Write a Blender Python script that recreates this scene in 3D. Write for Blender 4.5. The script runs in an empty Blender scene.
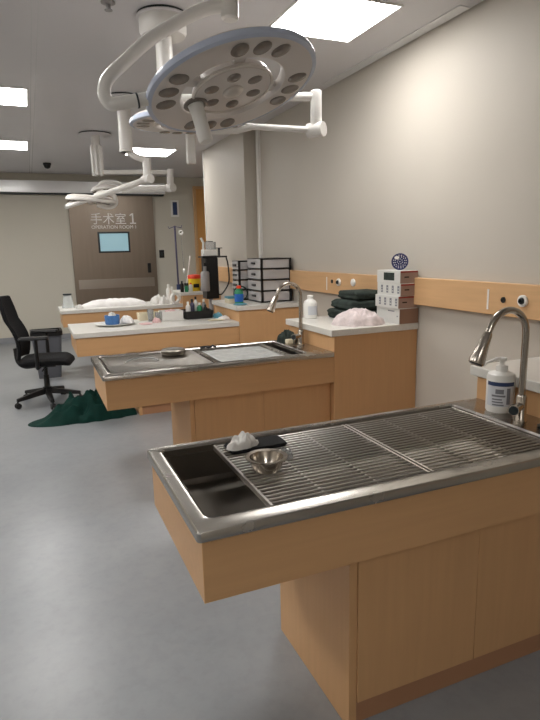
import bpy, bmesh, math, random
from mathutils import Vector, Matrix, noise
random.seed(7)
S = bpy.context.scene
COL = S.collection
PI = math.pi

# ------------------------------------------------------------------ materials
def new_mat(name):
    m = bpy.data.materials.new(name); m.use_nodes = True
    nt = m.node_tree; b = nt.nodes['Principled BSDF']
    return m, nt, b

def lin(c):
    return tuple(((x / 255) / 12.92 if x / 255 <= .04045 else ((x / 255 + .055) / 1.055) ** 2.4) for x in c) + (1,)

def mat(name, rgb, rough=.5, metal=0, spec=.5, noise_amt=0, scale=8, bump=0, bscale=60, stretch=(1, 1, 1), rvar=0, trans=0, ior=1.45, alpha=1, coat=0, emit=None):
    m, nt, b = new_mat(name)
    N, L = nt.nodes, nt.links
    c = lin(rgb)
    b.inputs['Base Color'].default_value = c
    b.inputs['Roughness'].default_value = rough
    b.inputs['Metallic'].default_value = metal
    b.inputs['Specular IOR Level'].default_value = spec
    b.inputs['Transmission Weight'].default_value = trans
    b.inputs['IOR'].default_value = ior
    b.inputs['Alpha'].default_value = alpha
    b.inputs['Coat Weight'].default_value = coat
    if emit:
        b.inputs['Emission Color'].default_value = lin(emit[0]); b.inputs['Emission Strength'].default_value = emit[1]
    if noise_amt or bump or rvar:
        tc = N.new('ShaderNodeTexCoord'); mp = N.new('ShaderNodeMapping'); mp.inputs['Scale'].default_value = stretch
        L.new(tc.outputs['Object'], mp.inputs['Vector'])
    if noise_amt or rvar:
        nz = N.new('ShaderNodeTexNoise'); nz.inputs['Scale'].default_value = scale; nz.inputs['Detail'].default_value = 5
        L.new(mp.outputs['Vector'], nz.inputs['Vector'])
        if noise_amt:
            r = N.new('ShaderNodeValToRGB'); e = r.color_ramp.elements
            e[0].position = .3; e[1].position = .7
            e[0].color = tuple(x * (1 - noise_amt) for x in c[:3]) + (1,)
            e[1].color = tuple(min(1, x * (1 + noise_amt)) for x in c[:3]) + (1,)
            L.new(nz.outputs['Fac'], r.inputs['Fac']); L.new(r.outputs['Color'], b.inputs['Base Color'])
        if rvar:
            mr = N.new('ShaderNodeMapRange'); mr.inputs['From Min'].default_value = .3; mr.inputs['From Max'].default_value = .7
            mr.inputs['To Min'].default_value = max(.02, rough - rvar); mr.inputs['To Max'].default_value = rough + rvar
            L.new(nz.outputs['Fac'], mr.inputs['Value']); L.new(mr.outputs['Result'], b.inputs['Roughness'])
    if bump:
        n2 = N.new('ShaderNodeTexNoise'); n2.inputs['Scale'].default_value = bscale; n2.inputs['Detail'].default_value = 4
        L.new(mp.outputs['Vector'], n2.inputs['Vector'])
        bp = N.new('ShaderNodeBump'); bp.inputs['Strength'].default_value = bump; bp.inputs['Distance'].default_value = .01
        L.new(n2.outputs['Fac'], bp.inputs['Height']); L.new(bp.outputs['Normal'], b.inputs['Normal'])
    return m

M = {}
M['wall'] = mat('beige_wall_paint', (190, 184, 174), .55, spec=.3, noise_amt=.02, scale=1.5, bump=.05, bscale=120)
M['backwall'] = mat('cream_wall_paint', (200, 195, 182), .5, spec=.3, noise_amt=.02, scale=1.2)
M['ceiling'] = mat('white_metal_ceiling', (208, 206, 208), .36, spec=.35, noise_amt=.03, scale=.8)
M['skirt'] = mat('grey_vinyl_skirting', (140, 142, 146), .5)
M['wood'] = mat('beech_laminate', (205, 162, 117), .42, spec=.35, noise_amt=.03, scale=3, stretch=(14, 14, .8), bump=.02, bscale=20)
M['woodh'] = mat('beech_laminate_horizontal', (205, 162, 117), .42, spec=.35, noise_amt=.03, scale=3, stretch=(.8, 14, 14), bump=.02, bscale=20)
M['woodrail'] = mat('beech_rail', (208, 168, 124), .4, spec=.35, noise_amt=.05, scale=3, stretch=(14, .8, 14))
M['plinth'] = mat('brown_plinth', (176, 132, 100), .4, spec=.4, noise_amt=.04, scale=4)
M['dooro'] = mat('orange_wood_door', (214, 158, 92), .45, noise_amt=.05, scale=3, stretch=(10, 10, .7))
M['gap'] = mat('dark_gap', (52, 40, 30), .7)
M['stone'] = mat('white_quartz_worktop', (216, 214, 208), .3, spec=.5, noise_amt=.03, scale=40)
M['steel'] = mat('brushed_steel', (176, 172, 166), .26, metal=1, noise_amt=.04, scale=6, rvar=.03)
M['steeldark'] = mat('dark_shaded_steel', (138, 132, 124), .34, metal=1, noise_amt=.10, scale=4, rvar=.05)  # darker steel: basin shade put in the colour, also dark tray and cover
M['steelrod'] = mat('steel_rod', (200, 195, 190), .32, metal=1)
M['chrome'] = mat('brushed_nickel', (182, 174, 164), .2, metal=1)
M['steeldoor'] = mat('brown_steel_door', (150, 137, 124), .36, metal=.85, noise_amt=.05, scale=2, stretch=(8, 8, .6))
M['steelband'] = mat('pale_steel', (188, 180, 170), .3, metal=.9)
M['track'] = mat('grey_metal_track', (235, 235, 236), .16, spec=1.0)
M['white'] = mat('white_enamel', (222, 220, 216), .3, spec=.5)
M['lampgrey'] = mat('lamp_underside', (206, 200, 195), .3, spec=.5)
M['lampblue'] = mat('reflection_tinted_rim', (186, 196, 216), .2, spec=.6)  # bluish reflected light is put into the rim colour
M['lens'] = mat('dark_lens', (112, 105, 98), .2, spec=.8, noise_amt=.2, scale=30)
M['lensdome'] = mat('pearl_dome', (205, 198, 190), .15, spec=.7)
M['plastic'] = mat('white_plastic', (230, 229, 225), .35)
M['plasticclear'] = mat('clear_plastic', (215, 218, 220), .12, spec=.6, trans=.75, ior=1.15)
M['drawerclear'] = mat('frosted_drawer', (226, 224, 224), .2, spec=.5, alpha=.4)
M['glass'] = mat('clear_glass', (225, 230, 230), .06, alpha=.35)
M['black'] = mat('black_plastic', (24, 24, 25), .4)
M['blackfab'] = mat('black_mesh_fabric', (20, 20, 22), .8, spec=.25, noise_amt=.25, scale=120, bump=.2, bscale=300)
M['bin'] = mat('grey_bin_plastic', (92, 94, 100), .4, spec=.4)
M['green'] = mat('dark_green_cloth', (9, 46, 40), .8, spec=.2, noise_amt=.2, scale=12)
M['gown'] = mat('dark_green_grey_gown', (52, 60, 56), .85, spec=.2, noise_amt=.3, scale=18)
M['towel'] = mat('pinkish_white_towel', (216, 204, 204), .9, spec=.15, noise_amt=.16, scale=25, bump=.3, bscale=200)
M['whitecloth'] = mat('white_cloth', (228, 226, 224), .9, spec=.15, noise_amt=.03, scale=20)
M['tissue'] = mat('white_tissue', (214, 212, 208), .8, spec=.2, noise_amt=.08, scale=30)
M['pink'] = mat('pink_cloth', (226, 190, 190), .8)
M['blue'] = mat('blue_tub', (66, 112, 170), .4, noise_amt=.15, scale=40)
M['label_blue'] = mat('navy_label', (46, 62, 100), .4)
M['label_grey'] = mat('grey_print', (120, 122, 130), .5)
M['label_lt'] = mat('pale_label', (205, 208, 214), .5)
M['navy'] = mat('navy_plate', (40, 46, 92), .3)
M['screen'] = mat('door_window_glass', (158, 190, 200), .1, spec=.6, emit=((150, 190, 202), .16))
M['frame'] = mat('dark_window_frame', (32, 40, 44), .4)
M['letter'] = mat('white_lettering', (250, 248, 246), .5)
M['carton'] = mat('white_carton', (206, 206, 202), .6)
M['cartonb'] = mat('brown_carton', (150, 118, 98), .7)
M['cartonp'] = mat('taupe_carton_end', (164, 140, 130), .6)
M['red'] = mat('red_print', (150, 58, 52), .5)
M['redlid'] = mat('red_orange_lid', (222, 66, 38), .4)
M['yellow'] = mat('yellow_tub', (226, 194, 40), .4)
M['greenbot'] = mat('green_bottle', (44, 132, 92), .3)
M['bluelab'] = mat('blue_label', (40, 98, 180), .4)
M['teal'] = mat('teal_packet', (90, 150, 168), .5)
M['cream'] = mat('cream_card', (222, 212, 186), .6)
M['grey'] = mat('grey_canister', (150, 148, 148), .35)
M['purple'] = mat('purple_grey_pole', (84, 80, 104), .35, metal=.4)
M['puddle'] = mat('wet_plastic_film', (176, 178, 176), .25, spec=.6, noise_amt=.12, scale=14, bump=.4, bscale=30)

def floor_material():
    m, nt, b = new_mat('grey_vinyl_floor'); N, L = nt.nodes, nt.links
    tc = N.new('ShaderNodeTexCoord')
    n1 = N.new('ShaderNodeTexNoise'); n1.inputs['Scale'].default_value = 2.2; n1.inputs['Detail'].default_value = 8; n1.inputs['Roughness'].default_value = .65
    n2 = N.new('ShaderNodeTexNoise'); n2.inputs['Scale'].default_value = 26; n2.inputs['Detail'].default_value = 3
    L.new(tc.outputs['Object'], n1.inputs['Vector']); L.new(tc.outputs['Object'], n2.inputs['Vector'])
    r = N.new('ShaderNodeValToRGB'); e = r.color_ramp.elements
    e[0].position = .25; e[1].position = .75; e[0].color = lin((131, 135, 139)); e[1].color = lin((151, 154, 157))
    L.new(n1.outputs['Fac'], r.inputs['Fac'])
    r2 = N.new('ShaderNodeValToRGB'); f = r2.color_ramp.elements
    f[0].position = .34; f[1].position = .52; f[0].color = (.62, .62, .62, 1); f[1].color = (1, 1, 1, 1)
    L.new(n2.outputs['Fac'], r2.inputs['Fac'])
    mx = N.new('ShaderNodeMix'); mx.data_type = 'RGBA'; mx.blend_type = 'MULTIPLY'; mx.inputs[0].default_value = .13
    L.new(r.outputs['Color'], mx.inputs[6]); L.new(r2.outputs['Color'], mx.inputs[7]); L.new(mx.outputs[2], b.inputs['Base Color'])
    mr = N.new('ShaderNodeMapRange'); mr.inputs['From Min'].default_value = .1; mr.inputs['From Max'].default_value = .9
    mr.inputs['To Min'].default_value = .25; mr.inputs['To Max'].default_value = .35
    L.new(n1.outputs['Fac'], mr.inputs['Value']); L.new(mr.outputs['Result'], b.inputs['Roughness'])
    bp = N.new('ShaderNodeBump'); bp.inputs['Strength'].default_value = .05; bp.inputs['Distance'].default_value = .02
    L.new(n1.outputs['Fac'], bp.inputs['Height']); L.new(bp.outputs['Normal'], b.inputs['Normal'])
    b.inputs['Specular IOR Level'].default_value = .5
    return m
M['floor'] = floor_material()

def emission_mat(name, rgb, s):
    m = bpy.data.materials.new(name); m.use_nodes = True; nt = m.node_tree; nt.nodes.clear()
    e = nt.nodes.new('ShaderNodeEmission'); e.inputs['Color'].default_value = lin(rgb); e.inputs['Strength'].default_value = s
    o = nt.nodes.new('ShaderNodeOutputMaterial'); nt.links.new(e.outputs[0], o.inputs[0])
    return m
M['led'] = emission_mat('led_panel_light', (255, 252, 248), 9.0)

# ------------------------------------------------------------------ mesh builder
class MB:
    def __init__(s): s.v = []; s.f = []; s.m = []; s.mi = 0
    def add(s, vs, fs):
        o = len(s.v); s.v += [Vector(p) for p in vs]
        for f in fs: s.f.append([o + i for i in f]); s.m.append(s.mi)
    def box(s, x0, x1, y0, y1, z0, z1):
        s.add([(x0, y0, z0), (x1, y0, z0), (x1, y1, z0), (x0, y1, z0), (x0, y0, z1), (x1, y0, z1), (x1, y1, z1), (x0, y1, z1)],
              [(0, 3, 2, 1), (4, 5, 6, 7), (0, 1, 5, 4), (1, 2, 6, 5), (2, 3, 7, 6), (3, 0, 4, 7)]); return s
    def obox(s, c, ax, ay, az, hx, hy, hz):
        c = Vector(c); ax, ay, az = (Vector(a).normalized() for a in (ax, ay, az))
        vs = [c + ax * (hx * i) + ay * (hy * j) + az * (hz * k) for k in (-1, 1) for (i, j) in ((-1, -1), (1, -1), (1, 1), (-1, 1))]
        s.add(vs, [(0, 3, 2, 1), (4, 5, 6, 7), (0, 1, 5, 4), (1, 2, 6, 5), (2, 3, 7, 6), (3, 0, 4, 7)]); return s
    def loops(s, ls, close0=True, close1=True, wrap=False):
        n = len(ls[0]); vs = [p for l in ls for p in l]; fs = []
        k = len(ls)
        for a in range(k if wrap else k - 1):
            b = (a + 1) % k
            for i in range(n):
                j = (i + 1) % n; fs.append((a * n + i, a * n + j, b * n + j, b * n + i))
        if close0 and not wrap: fs.append(tuple(range(n - 1, -1, -1)))
        if close1 and not wrap: fs.append(tuple((k - 1) * n + i for i in range(n)))
        s.add(vs, fs); return s
    def tube(s, pts, r, n=14):
        pts = [Vector(p) for p in pts]; rs = r if isinstance(r, (list, tuple)) else [r] * len(pts)
        ls = []; nrm = None
        for i, p in enumerate(pts):
            d = (pts[min(i + 1, len(pts) - 1)] - pts[max(i - 1, 0)]).normalized()
            if nrm is None: nrm = d.orthogonal().normalized()
            nrm = (nrm - d * nrm.dot(d)).normalized(); b = d.cross(nrm)
            ls.append([p + (nrm * math.cos(2 * PI * k / n) + b * math.sin(2 * PI * k / n)) * rs[i] for k in range(n)])
        return s.loops(ls)
    def cyl(s, a, b, r, n=24): return s.tube([a, b], r, n)
    def lathe(s, prof, c=(0, 0, 0), ax=(0, 0, 1), n=32, sx=1, sy=1):
        c = Vector(c); ax = Vector(ax).normalized()
        u = Vector((1, 0, 0)) if abs(ax.z) > .999 else ax.cross(Vector((0, 0, 1))).normalized()
        w = ax.cross(u)
        ls = [[c + ax * z + (u * (sx * math.cos(2 * PI * k / n)) + w * (sy * math.sin(2 * PI * k / n))) * max(r, 1e-4) for k in range(n)] for r, z in prof]
        return s.loops(ls)
    def ring(s, c, ax, R, r, n=48, k=12, a0=0, a1=2 * PI):
        c = Vector(c); ax = Vector(ax).normalized(); u = ax.cross(Vector((0.01, 0, 1))).normalized(); w = ax.cross(u)
        full = abs(a1 - a0 - 2 * PI) < 1e-6; ls = []
        for i in range(n if full else n + 1):
            t = a0 + (a1 - a0) * i / n; d = u * math.cos(t) + w * math.sin(t)
            ls.append([c + d * (R + r * math.cos(2 * PI * q / k)) + ax * (r * math.sin(2 * PI * q / k)) for q in range(k)])
        return s.loops(ls, wrap=full)
    def annulus(s, c, ax, prof, n=64):
        """closed profile [(r,z)] swept around ax"""
        c = Vector(c); ax = Vector(ax).normalized(); u = ax.cross(Vector((0.01, 0, 1))).normalized(); w = ax.cross(u)
        ls = [[c + (u * math.cos(2 * PI * i / n) + w * math.sin(2 * PI * i / n)) * r + ax * z for r, z in prof] for i in range(n)]
        return s.loops(ls, wrap=True)
    def ell(s, c, rx, ry, rz, n=20, k=12, ax=None):
        c = Vector(c); vs = []; X, Y, Z = (Vector((1, 0, 0)), Vector((0, 1, 0)), Vector((0, 0, 1))) if ax is None else ax
        ls = [[c + X * (rx * math.sin(t) * math.cos(2 * PI * i / n)) + Y * (ry * math.sin(t) * math.sin(2 * PI * i / n)) + Z * (rz * math.cos(t)) for i in range(n)]
              for t in [PI * (.02 + .96 * j / k) for j in range(k + 1)]][::-1]
        return s.loops(ls)
    def blob(s, c, outline, hfun, nr=14, na=48):
        """heap resting at c: outline(a) gives radius, hfun(t,a,x,y) height"""
        c = Vector(c); ls = []
        for j in range(nr + 1):
            t = 1 - j / nr; t = max(t, .01); l = []
            for i in range(na):
                a = 2 * PI * i / na; R = outline(a) * t; x, y = R * math.cos(a), R * math.sin(a)
                l.append(c + Vector((x, y, hfun(t, a, x, y) if j else 0.0)))
            ls.append(l)
        return s.loops(ls)

def rrect(x0, x1, y0, y1, z, r, n=5):
    r = max(r, 1e-4); out = []
    for cx, cy, a in ((x1 - r, y1 - r, 0), (x0 + r, y1 - r, PI / 2), (x0 + r, y0 + r, PI), (x1 - r, y0 + r, 3 * PI / 2)):
        for i in range(n + 1):
            t = a + PI / 2 * i / n; out.append((cx + r * math.cos(t), cy + r * math.sin(t), z))
    return out

WLOC = {}
def wloc(o): return WLOC.get(o.name, Vector((0, 0, 0))) if o else Vector((0, 0, 0))

def build(name, mb, mats, parent=None, bevel=0, smooth=40, label=None, sub=0, loc=None):
    me = bpy.data.meshes.new(name)
    if parent is None:
        if loc is None:
            xs = [p.x for p in mb.v]; ys = [p.y for p in mb.v]; zs = [p.z for p in mb.v]
            loc = Vector(((min(xs) + max(xs)) / 2, (min(ys) + max(ys)) / 2, min(zs)))
        base = Vector(loc)
    else: base = wloc(parent)
    me.from_pydata([tuple(p - base) for p in mb.v], [], mb.f)
    ms = mats if isinstance(mats, (list, tuple)) else [mats]
    for m in ms: me.materials.append(M[m] if isinstance(m, str) else m)
    for p, i in zip(me.polygons, mb.m): p.material_index = i
    bm = bmesh.new(); bm.from_mesh(me); bmesh.ops.recalc_face_normals(bm, faces=bm.faces); bm.to_mesh(me); bm.free()
    if smooth:
        me.polygons.foreach_set('use_smooth', [True] * len(me.polygons)); me.set_sharp_from_angle(angle=math.radians(smooth))
    me.update()
    o = bpy.data.objects.new(name, me); COL.objects.link(o)
    if parent is None: o.location = base
    else: o.parent = parent
    WLOC[o.name] = base
    if bevel:
        b = o.modifiers.new('bevel', 'BEVEL'); b.width = bevel; b.segments = 2; b.limit_method = 'ANGLE'; b.angle_limit = math.radians(50)
    if sub:
        b = o.modifiers.new('sub', 'SUBSURF'); b.levels = b.render_levels = sub
    if label: o['label'] = label
    return o

def tag(o, label, cat, group=None, kind=None):
    o['label'] = label; o['category'] = cat
    if group: o['group'] = group
    if kind: o['kind'] = kind
    return o
def thing(name, label, cat, loc, group=None):
    o = bpy.data.objects.new(name, None); COL.objects.link(o); o.location = loc; o.empty_display_size = .1
    WLOC[o.name] = Vector(loc); return tag(o, label, cat, group)
def struct(name, mb, m, bevel=0, label=None, cat=None):
    o = build(name, mb, m, None, bevel); o['kind'] = 'structure'
    if label: o['label'] = label
    if cat: o['category'] = cat
    return o
def copy_tree(o, parent=None):
    c = o.copy(); COL.objects.link(c)
    if parent: c.parent = parent
    for ch in list(o.children): copy_tree(ch, c)
    return c

def smooth_path(pts, n=8):
    pts = [Vector(p) for p in pts]; out = []
    P = [pts[0] * 2 - pts[1]] + pts + [pts[-1] * 2 - pts[-2]]
    for i in range(1, len(P) - 2):
        a, b, c, d = P[i - 1:i + 3]
        for k in range(n):
            t = k / n
            out.append(.5 * ((2 * b) + (c - a) * t + (2 * a - 5 * b + 4 * c - d) * t * t + (3 * b - a - 3 * c + d) * t ** 3))
    out.append(pts[-1]); return out

# ------------------------------------------------------------------ room
XW, XP, YP0, YP1, YB, ZC = 2.564, 2.415, 6.43, 8.05, 10.98, 2.935
XL, YF, XA = -2.9, -2.2, 3.6
struct('floor', MB().box(XL, XA, YF, YB, -.1, 0), 'floor', label='grey mottled glossy vinyl floor', cat='floor')
struct('ceiling', MB().box(XL, XA, YF, YB, ZC, ZC + .1), 'ceiling', label='pale grey painted metal ceiling', cat='ceiling')
struct('wall_right', MB().box(XW, XW + .15, YF, YP0, 0, ZC), 'wall', label='beige wall behind the tables', cat='wall')
struct('wall_pillar', MB().box(XP, XA, YP0, YP1, 0, ZC), 'wall', label='projecting beige wall section past the first wall', cat='wall')
struct('wall_alcove', MB().box(XA, XA + .15, YP1, YB, 0, ZC), 'wall', label='alcove side wall', cat='wall')
struct('wall_back', MB().box(XL, XA + .15, YB, YB + .15, 0, ZC), 'backwall', label='cream wall around the steel sliding door', cat='wall')
struct('wall_left', MB().box(XL - .15, XL, YF, YB, 0, ZC), 'wall', label='beige left wall', cat='wall')
struct('wall_front', MB().box(XL, XW + .15, YF - .15, YF, 0, ZC), 'wall', label='beige wall behind the viewer', cat='wall')
struct('baseboard_back', MB().box(XL, .70, YB - .012, YB, 0, .1), 'skirt', label='grey coved skirting', cat='baseboard')
struct('baseboard_back.001', MB().box(2.30, 3.02, YB - .012, YB, 0, .1), 'skirt')
struct('baseboard_right', MB().box(XW - .012, XW, YF, 1.27, 0, .1), 'skirt')
struct('baseboard_right.001', MB().box(XW - .012, XW, 2.0, 3.30, 0, .1), 'skirt')
struct('baseboard_right.002', MB().box(XW - .012, XW, 4.06, 5.23, 0, .1), 'skirt')
struct('baseboard_left', MB().box(XL, XL + .012, YF, YB, 0, .1), 'skirt')
# vertical trims at wall corners
struct('trim_1', MB().box(XW - .035, XW, YP0 - .16, YP0 - .10, 1.331, ZC), 'plastic', .004, 'white vertical pipe duct on the wall', 'trim')
struct('trim_2', MB().box(XP - .012, XP + .05, YP1 - .01, YP1 + .012, 0, ZC), 'plastic', .003, 'white corner guard at end of the projecting wall', 'trim')
mb = MB()
for x in (.150, .185): mb.box(x, x + .006, YF, YB, ZC - .002, ZC + .02)
struct('trim_3', mb, 'track', label='narrow ceiling panel joint strips', cat='trim')
mb = MB().box(2.47, 2.555, 2.9, 4.6, ZC - .006, ZC + .01)
struct('trim_4', mb, 'track', label='slim ceiling strip in place of the shadow line beside the right wall', cat='trim')  # strip added where a shadow line runs along the ceiling edge

# orange door in the alcove
d = thing('door_2', 'tall orange wooden door at far right of the back wall', 'door', (3.3, YB, 0)); d['kind'] = 'structure'
build('door_leaf', MB().box(3.09, 3.56, YB - .05, YB, 0, 2.72), 'dooro', d, .004)
build('door_frame', MB().box(3.04, 3.09, YB - .07, YB, 0, 2.77).box(3.09, 3.56, YB - .07, YB, 2.72, 2.77), 'woodrail', d, .003)

# ------------------------------------------------------------------ sliding steel door with lettering
d = thing('door_1', 'brown steel sliding operating room door with blue window', 'door', (1.49, YB, 0)); d['kind'] = 'structure'
yd = YB - .055
build('door_leaf', MB().box(.735, 2.25, yd, YB - .004, .01, 2.62), 'steeldoor', d, .005)
build('pale_band', MB().box(.80, 2.19, yd - .006, yd, .90, 1.07), 'steelband', d, .002)  # paler steel band across the door leaf
w = build('window_frame', MB().box(1.20, 1.775, yd - .014, yd, 1.55, 1.58).box(1.20, 1.775, yd - .014, yd, 1.90, 1.93)
          .box(1.20, 1.232, yd - .014, yd, 1.58, 1.90).box(1.743, 1.775, yd - .014, yd, 1.58, 1.90), 'frame', d, .003)
build('window_pane', MB().box(1.232, 1.743, yd - .005, yd, 1.58, 1.90), 'screen', w, label='pale blue window pane')
build('door_handle', MB().box(2.075, 2.135, yd - .03, yd, 1.16, 1.34), 'black', d, .006)
def text(body, size, name, parent, cx, z, wtarget):
    cu = bpy.data.curves.new('txt', 'FONT'); cu.body = body; cu.size = size; cu.extrude = .003; cu.align_x = 'CENTER'
    t = bpy.data.objects.new('txt', cu); COL.objects.link(t)
    bpy.context.view_layer.update()
    me = bpy.data.meshes.new_from_object(t.evaluated_get(bpy.context.evaluated_depsgraph_get()))
    bpy.data.objects.remove(t); bpy.data.curves.remove(cu)
    xs = [v.co.x for v in me.vertices]; ys = [v.co.y for v in me.vertices]
    k = wtarget / (max(xs) - min(xs)); mx = (max(xs) + min(xs)) / 2; my = min(ys)
    base = wloc(parent)
    for v in me.vertices:
        x, y, q = v.co; v.co = Vector((cx + (x - mx) * k, yd - .004 + q * -.5, z + (y - my) * k)) - base
    me.name = name; me.materials.append(M['letter'])
    o = bpy.data.objects.new(name, me); COL.objects.link(o); o.parent = parent
    return o
text('手术室', .2, 'door_lettering', d, 1.415, 2.065, .63)
mb = MB().box(1.842, 1.868, yd - .007, yd - .001, 2.07, 2.262).box(1.80, 1.91, yd - .007, yd - .001, 2.07, 2.092)
mb.obox((1.828, yd - .004, 2.238), (.8, 0, .6), (0, 1, 0), (-.6, 0, .8), .032, .003, .012)
build('door_number', mb, 'letter', d)
text('OPERATION ROOM 1', .06, 'door_sublettering', d, 1.505, 1.985, .80)

o = thing('door_track', 'long pale grey sliding door track box above steel door', 'door track', (-.2, YB, 2.58))
build('cover', MB().box(XL, 2.47, YB - .17, YB - .001, 2.60, 2.80), 'track', o, .008)
build('lower_lip', MB().box(XL, 2.45, YB - .12, YB - .001, 2.575, 2.60), 'frame', o)
o = thing('wall_sign', 'small white sign plate with navy panel right of door', 'sign', (2.68, YB, 2.22))
build('plate', MB().box(2.60, 2.755, YB - .012, YB, 2.20, 2.51), 'plastic', o, .003)
build('panel', MB().box(2.635, 2.72, YB - .016, YB - .012, 2.235, 2.475), 'label_blue', o)
o = thing('wall_switch', 'small black switch plate beside the steel door', 'switch', (2.37, YB, 1.43))
build('plate', MB().box(2.325, 2.42, YB - .014, YB, 1.43, 1.58), 'black', o, .004)
build('rocker', MB().box(2.35, 2.395, YB - .02, YB - .014, 1.47, 1.54), 'frame', o, .002)
tag(build('camera_dome', MB().lathe([(.06, 0), (.06, -.03), (.052, -.034), (.046, -.06), (.028, -.08), (.004, -.086)], (.40, 9.72, ZC)), ['black'], None),
    'small dark security camera dome on far ceiling', 'camera')
tag(build('sprinkler', MB().lathe([(.04, 0), (.04, -.006), (.014, -.01), (.012, -.035), (.022, -.04), (.022, -.044), (.004, -.045)], (.547, 3.545, ZC)), 'grey'),
    'tiny dark ceiling sprinkler left of front lamp mount', 'sprinkler')

# ------------------------------------------------------------------ ceiling lights
def light_panel(x, y, label, group='square ceiling light panels'):
    o = thing('ceiling_light', label, 'ceiling light', (x, y, ZC), group); h = .30
    mb = MB()
    for a in ((-h - .012, h + .012, -h - .012, -h), (-h - .012, h + .012, h, h + .012), (-h - .012, -h, -h, h), (h, h + .012, -h, h)):
        mb.box(x + a[0], x + a[1], y + a[2], y + a[3], ZC - .008, ZC)
    build('frame', mb, 'plastic', o)
    build('diffuser', MB().box(x - h, x + h, y - h, y + h, ZC - .006, ZC - .001), 'led', o)
XR1, XL1 = 1.845, -.18
light_panel(1.845, 3.325, 'large bright square light panel at top, above right wall side')
light_panel(1.72, 8.33, 'square light panel at far end, right of the poles')
light_panel(XL1, 5.80, 'square light panel cut by left edge, nearer of two')
light_panel(XL1, 8.26, 'square light panel cut by left edge, farther of two')
OUT = 'unseen square light panel in the ceiling outside the picture'
for x, y in ((XL1, 3.32), (-2.1, .8), (XL1, -1.6), (-2.1, 3.32), (-2.1, 5.8), (-2.1, 8.26)): light_panel(x, y, OUT)  # the panel behind the viewer is added to brighten the near table

# ------------------------------------------------------------------ wall rail with sockets
o = rail = thing('wall_rail', 'long beech service rail on the right wall', 'wall rail', (XW, 2.5, 1.141))
build('board', MB().box(XW - .05, XW - .001, YF + .01, YP0 - .01, 1.141, 1.331), 'woodrail', o, .004)
o2 = thing('wall_rail', 'short beech service rail on the far projecting wall', 'wall rail', (XP, 7.2, 1.141))
build('board', MB().box(XP - .05, XP - .001, YP0, YP1 - .02, 1.141, 1.331), 'woodrail', o2, .004)
xf = XW - .05
def strip(y, label):
    build('label_strip', MB().box(xf - .003, xf, y - .006, y + .006, 1.17, 1.29), 'plastic', rail, label=label)
def dark_port(y, z, label):
    mb = MB().lathe([(.017, 0), (.017, .006), (.010, .007), (.009, .003)], (xf, y, z), (-1, 0, 0), 20)
    build('gas_port', mb, 'black', rail, label=label)
def gas_outlet(y, z, label, r=.033):
    o = thing('gas_outlet', label, 'wall outlet', (xf, y, z))
    build('collar', MB().lathe([(r, 0), (r, .012), (r * .85, .016), (r * .62, .016), (r * .6, .004)], (xf, y, z), (-1, 0, 0)), 'plastic', o)
    build('socket', MB().lathe([(r * .6, .001), (r * .6, .012), (r * .45, .026), (r * .3, .027), (r * .25, .01)], (xf, y, z), (-1, 0, 0)), 'frame', o)
strip(2.60, 'white vertical strip on rail nearest the front faucet'); dark_port(2.48, 1.235, 'small dark port on rail above the front faucet')
gas_outlet(2.335, 1.24, 'white ringed outlet on rail at right edge')
strip(4.61, 'white vertical strip on rail above the white bottle'); dark_port(4.51, 1.254, 'small dark port on rail above dark gowns')
gas_outlet(4.385, 1.252, 'white ringed outlet with dark socket above dark gowns')
o = thing('wall_socket', 'plain white round socket on rail above dark gowns', 'wall outlet', (xf, 4.14, 1.26))
build('cover', MB().lathe([(.032, 0), (.032, .01), (.024, .016), (.004, .017)], (xf, 4.14, 1.26), (-1, 0, 0)), 'plastic', o)

# ------------------------------------------------------------------ tables and cabinets
X1, XC, XCT = .328, 1.872, 1.842
ZT, ZA, ZCO = .85, .6365, 1.005

def base_cabinet(o, yf, yb, xb=.825, seam=1.33, wood='wood'):
    build('base', MB().box(xb, XC - .001, yf + .075, yb - .075, .09, ZA), wood, o, .002)
    build('plinth', MB().box(xb + .004, XC - .001, yf + .085, yb - .085, 0.0005, .09), 'plinth', o)
    build('side_panel', MB().box(xb - .006, xb + .022, yf + .069, yb - .069, 0.0005, ZA - .001), wood, o, .0015)
    for a, b in ((xb + .0235, seam - .0008), (seam + .0008, XC - .004)):
        build('door', MB().box(a, b, yf + .064, yf + .076, .095, ZA - .012), wood, o, .0015)

def apron(o, yf, yb, zt, xl=X1):
    a = (xl + .014, XC - .002, yf + .014, yb - .014)
    l = lambda z, d: [(a[0] + d, a[2] + d, z), (a[1] - d, a[2] + d, z), (a[1] - d, a[3] - d, z), (a[0] + d, a[3] - d, z)]
    mb = MB().loops([l(ZA + .02, .02), l(zt, .02), l(zt, 0), l(ZA, 0)], True, False)
    mb.add(l(ZA, 0), [(0, 3, 2, 1)])
    build('apron', mb, 'woodh', o, .0015)

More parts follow.
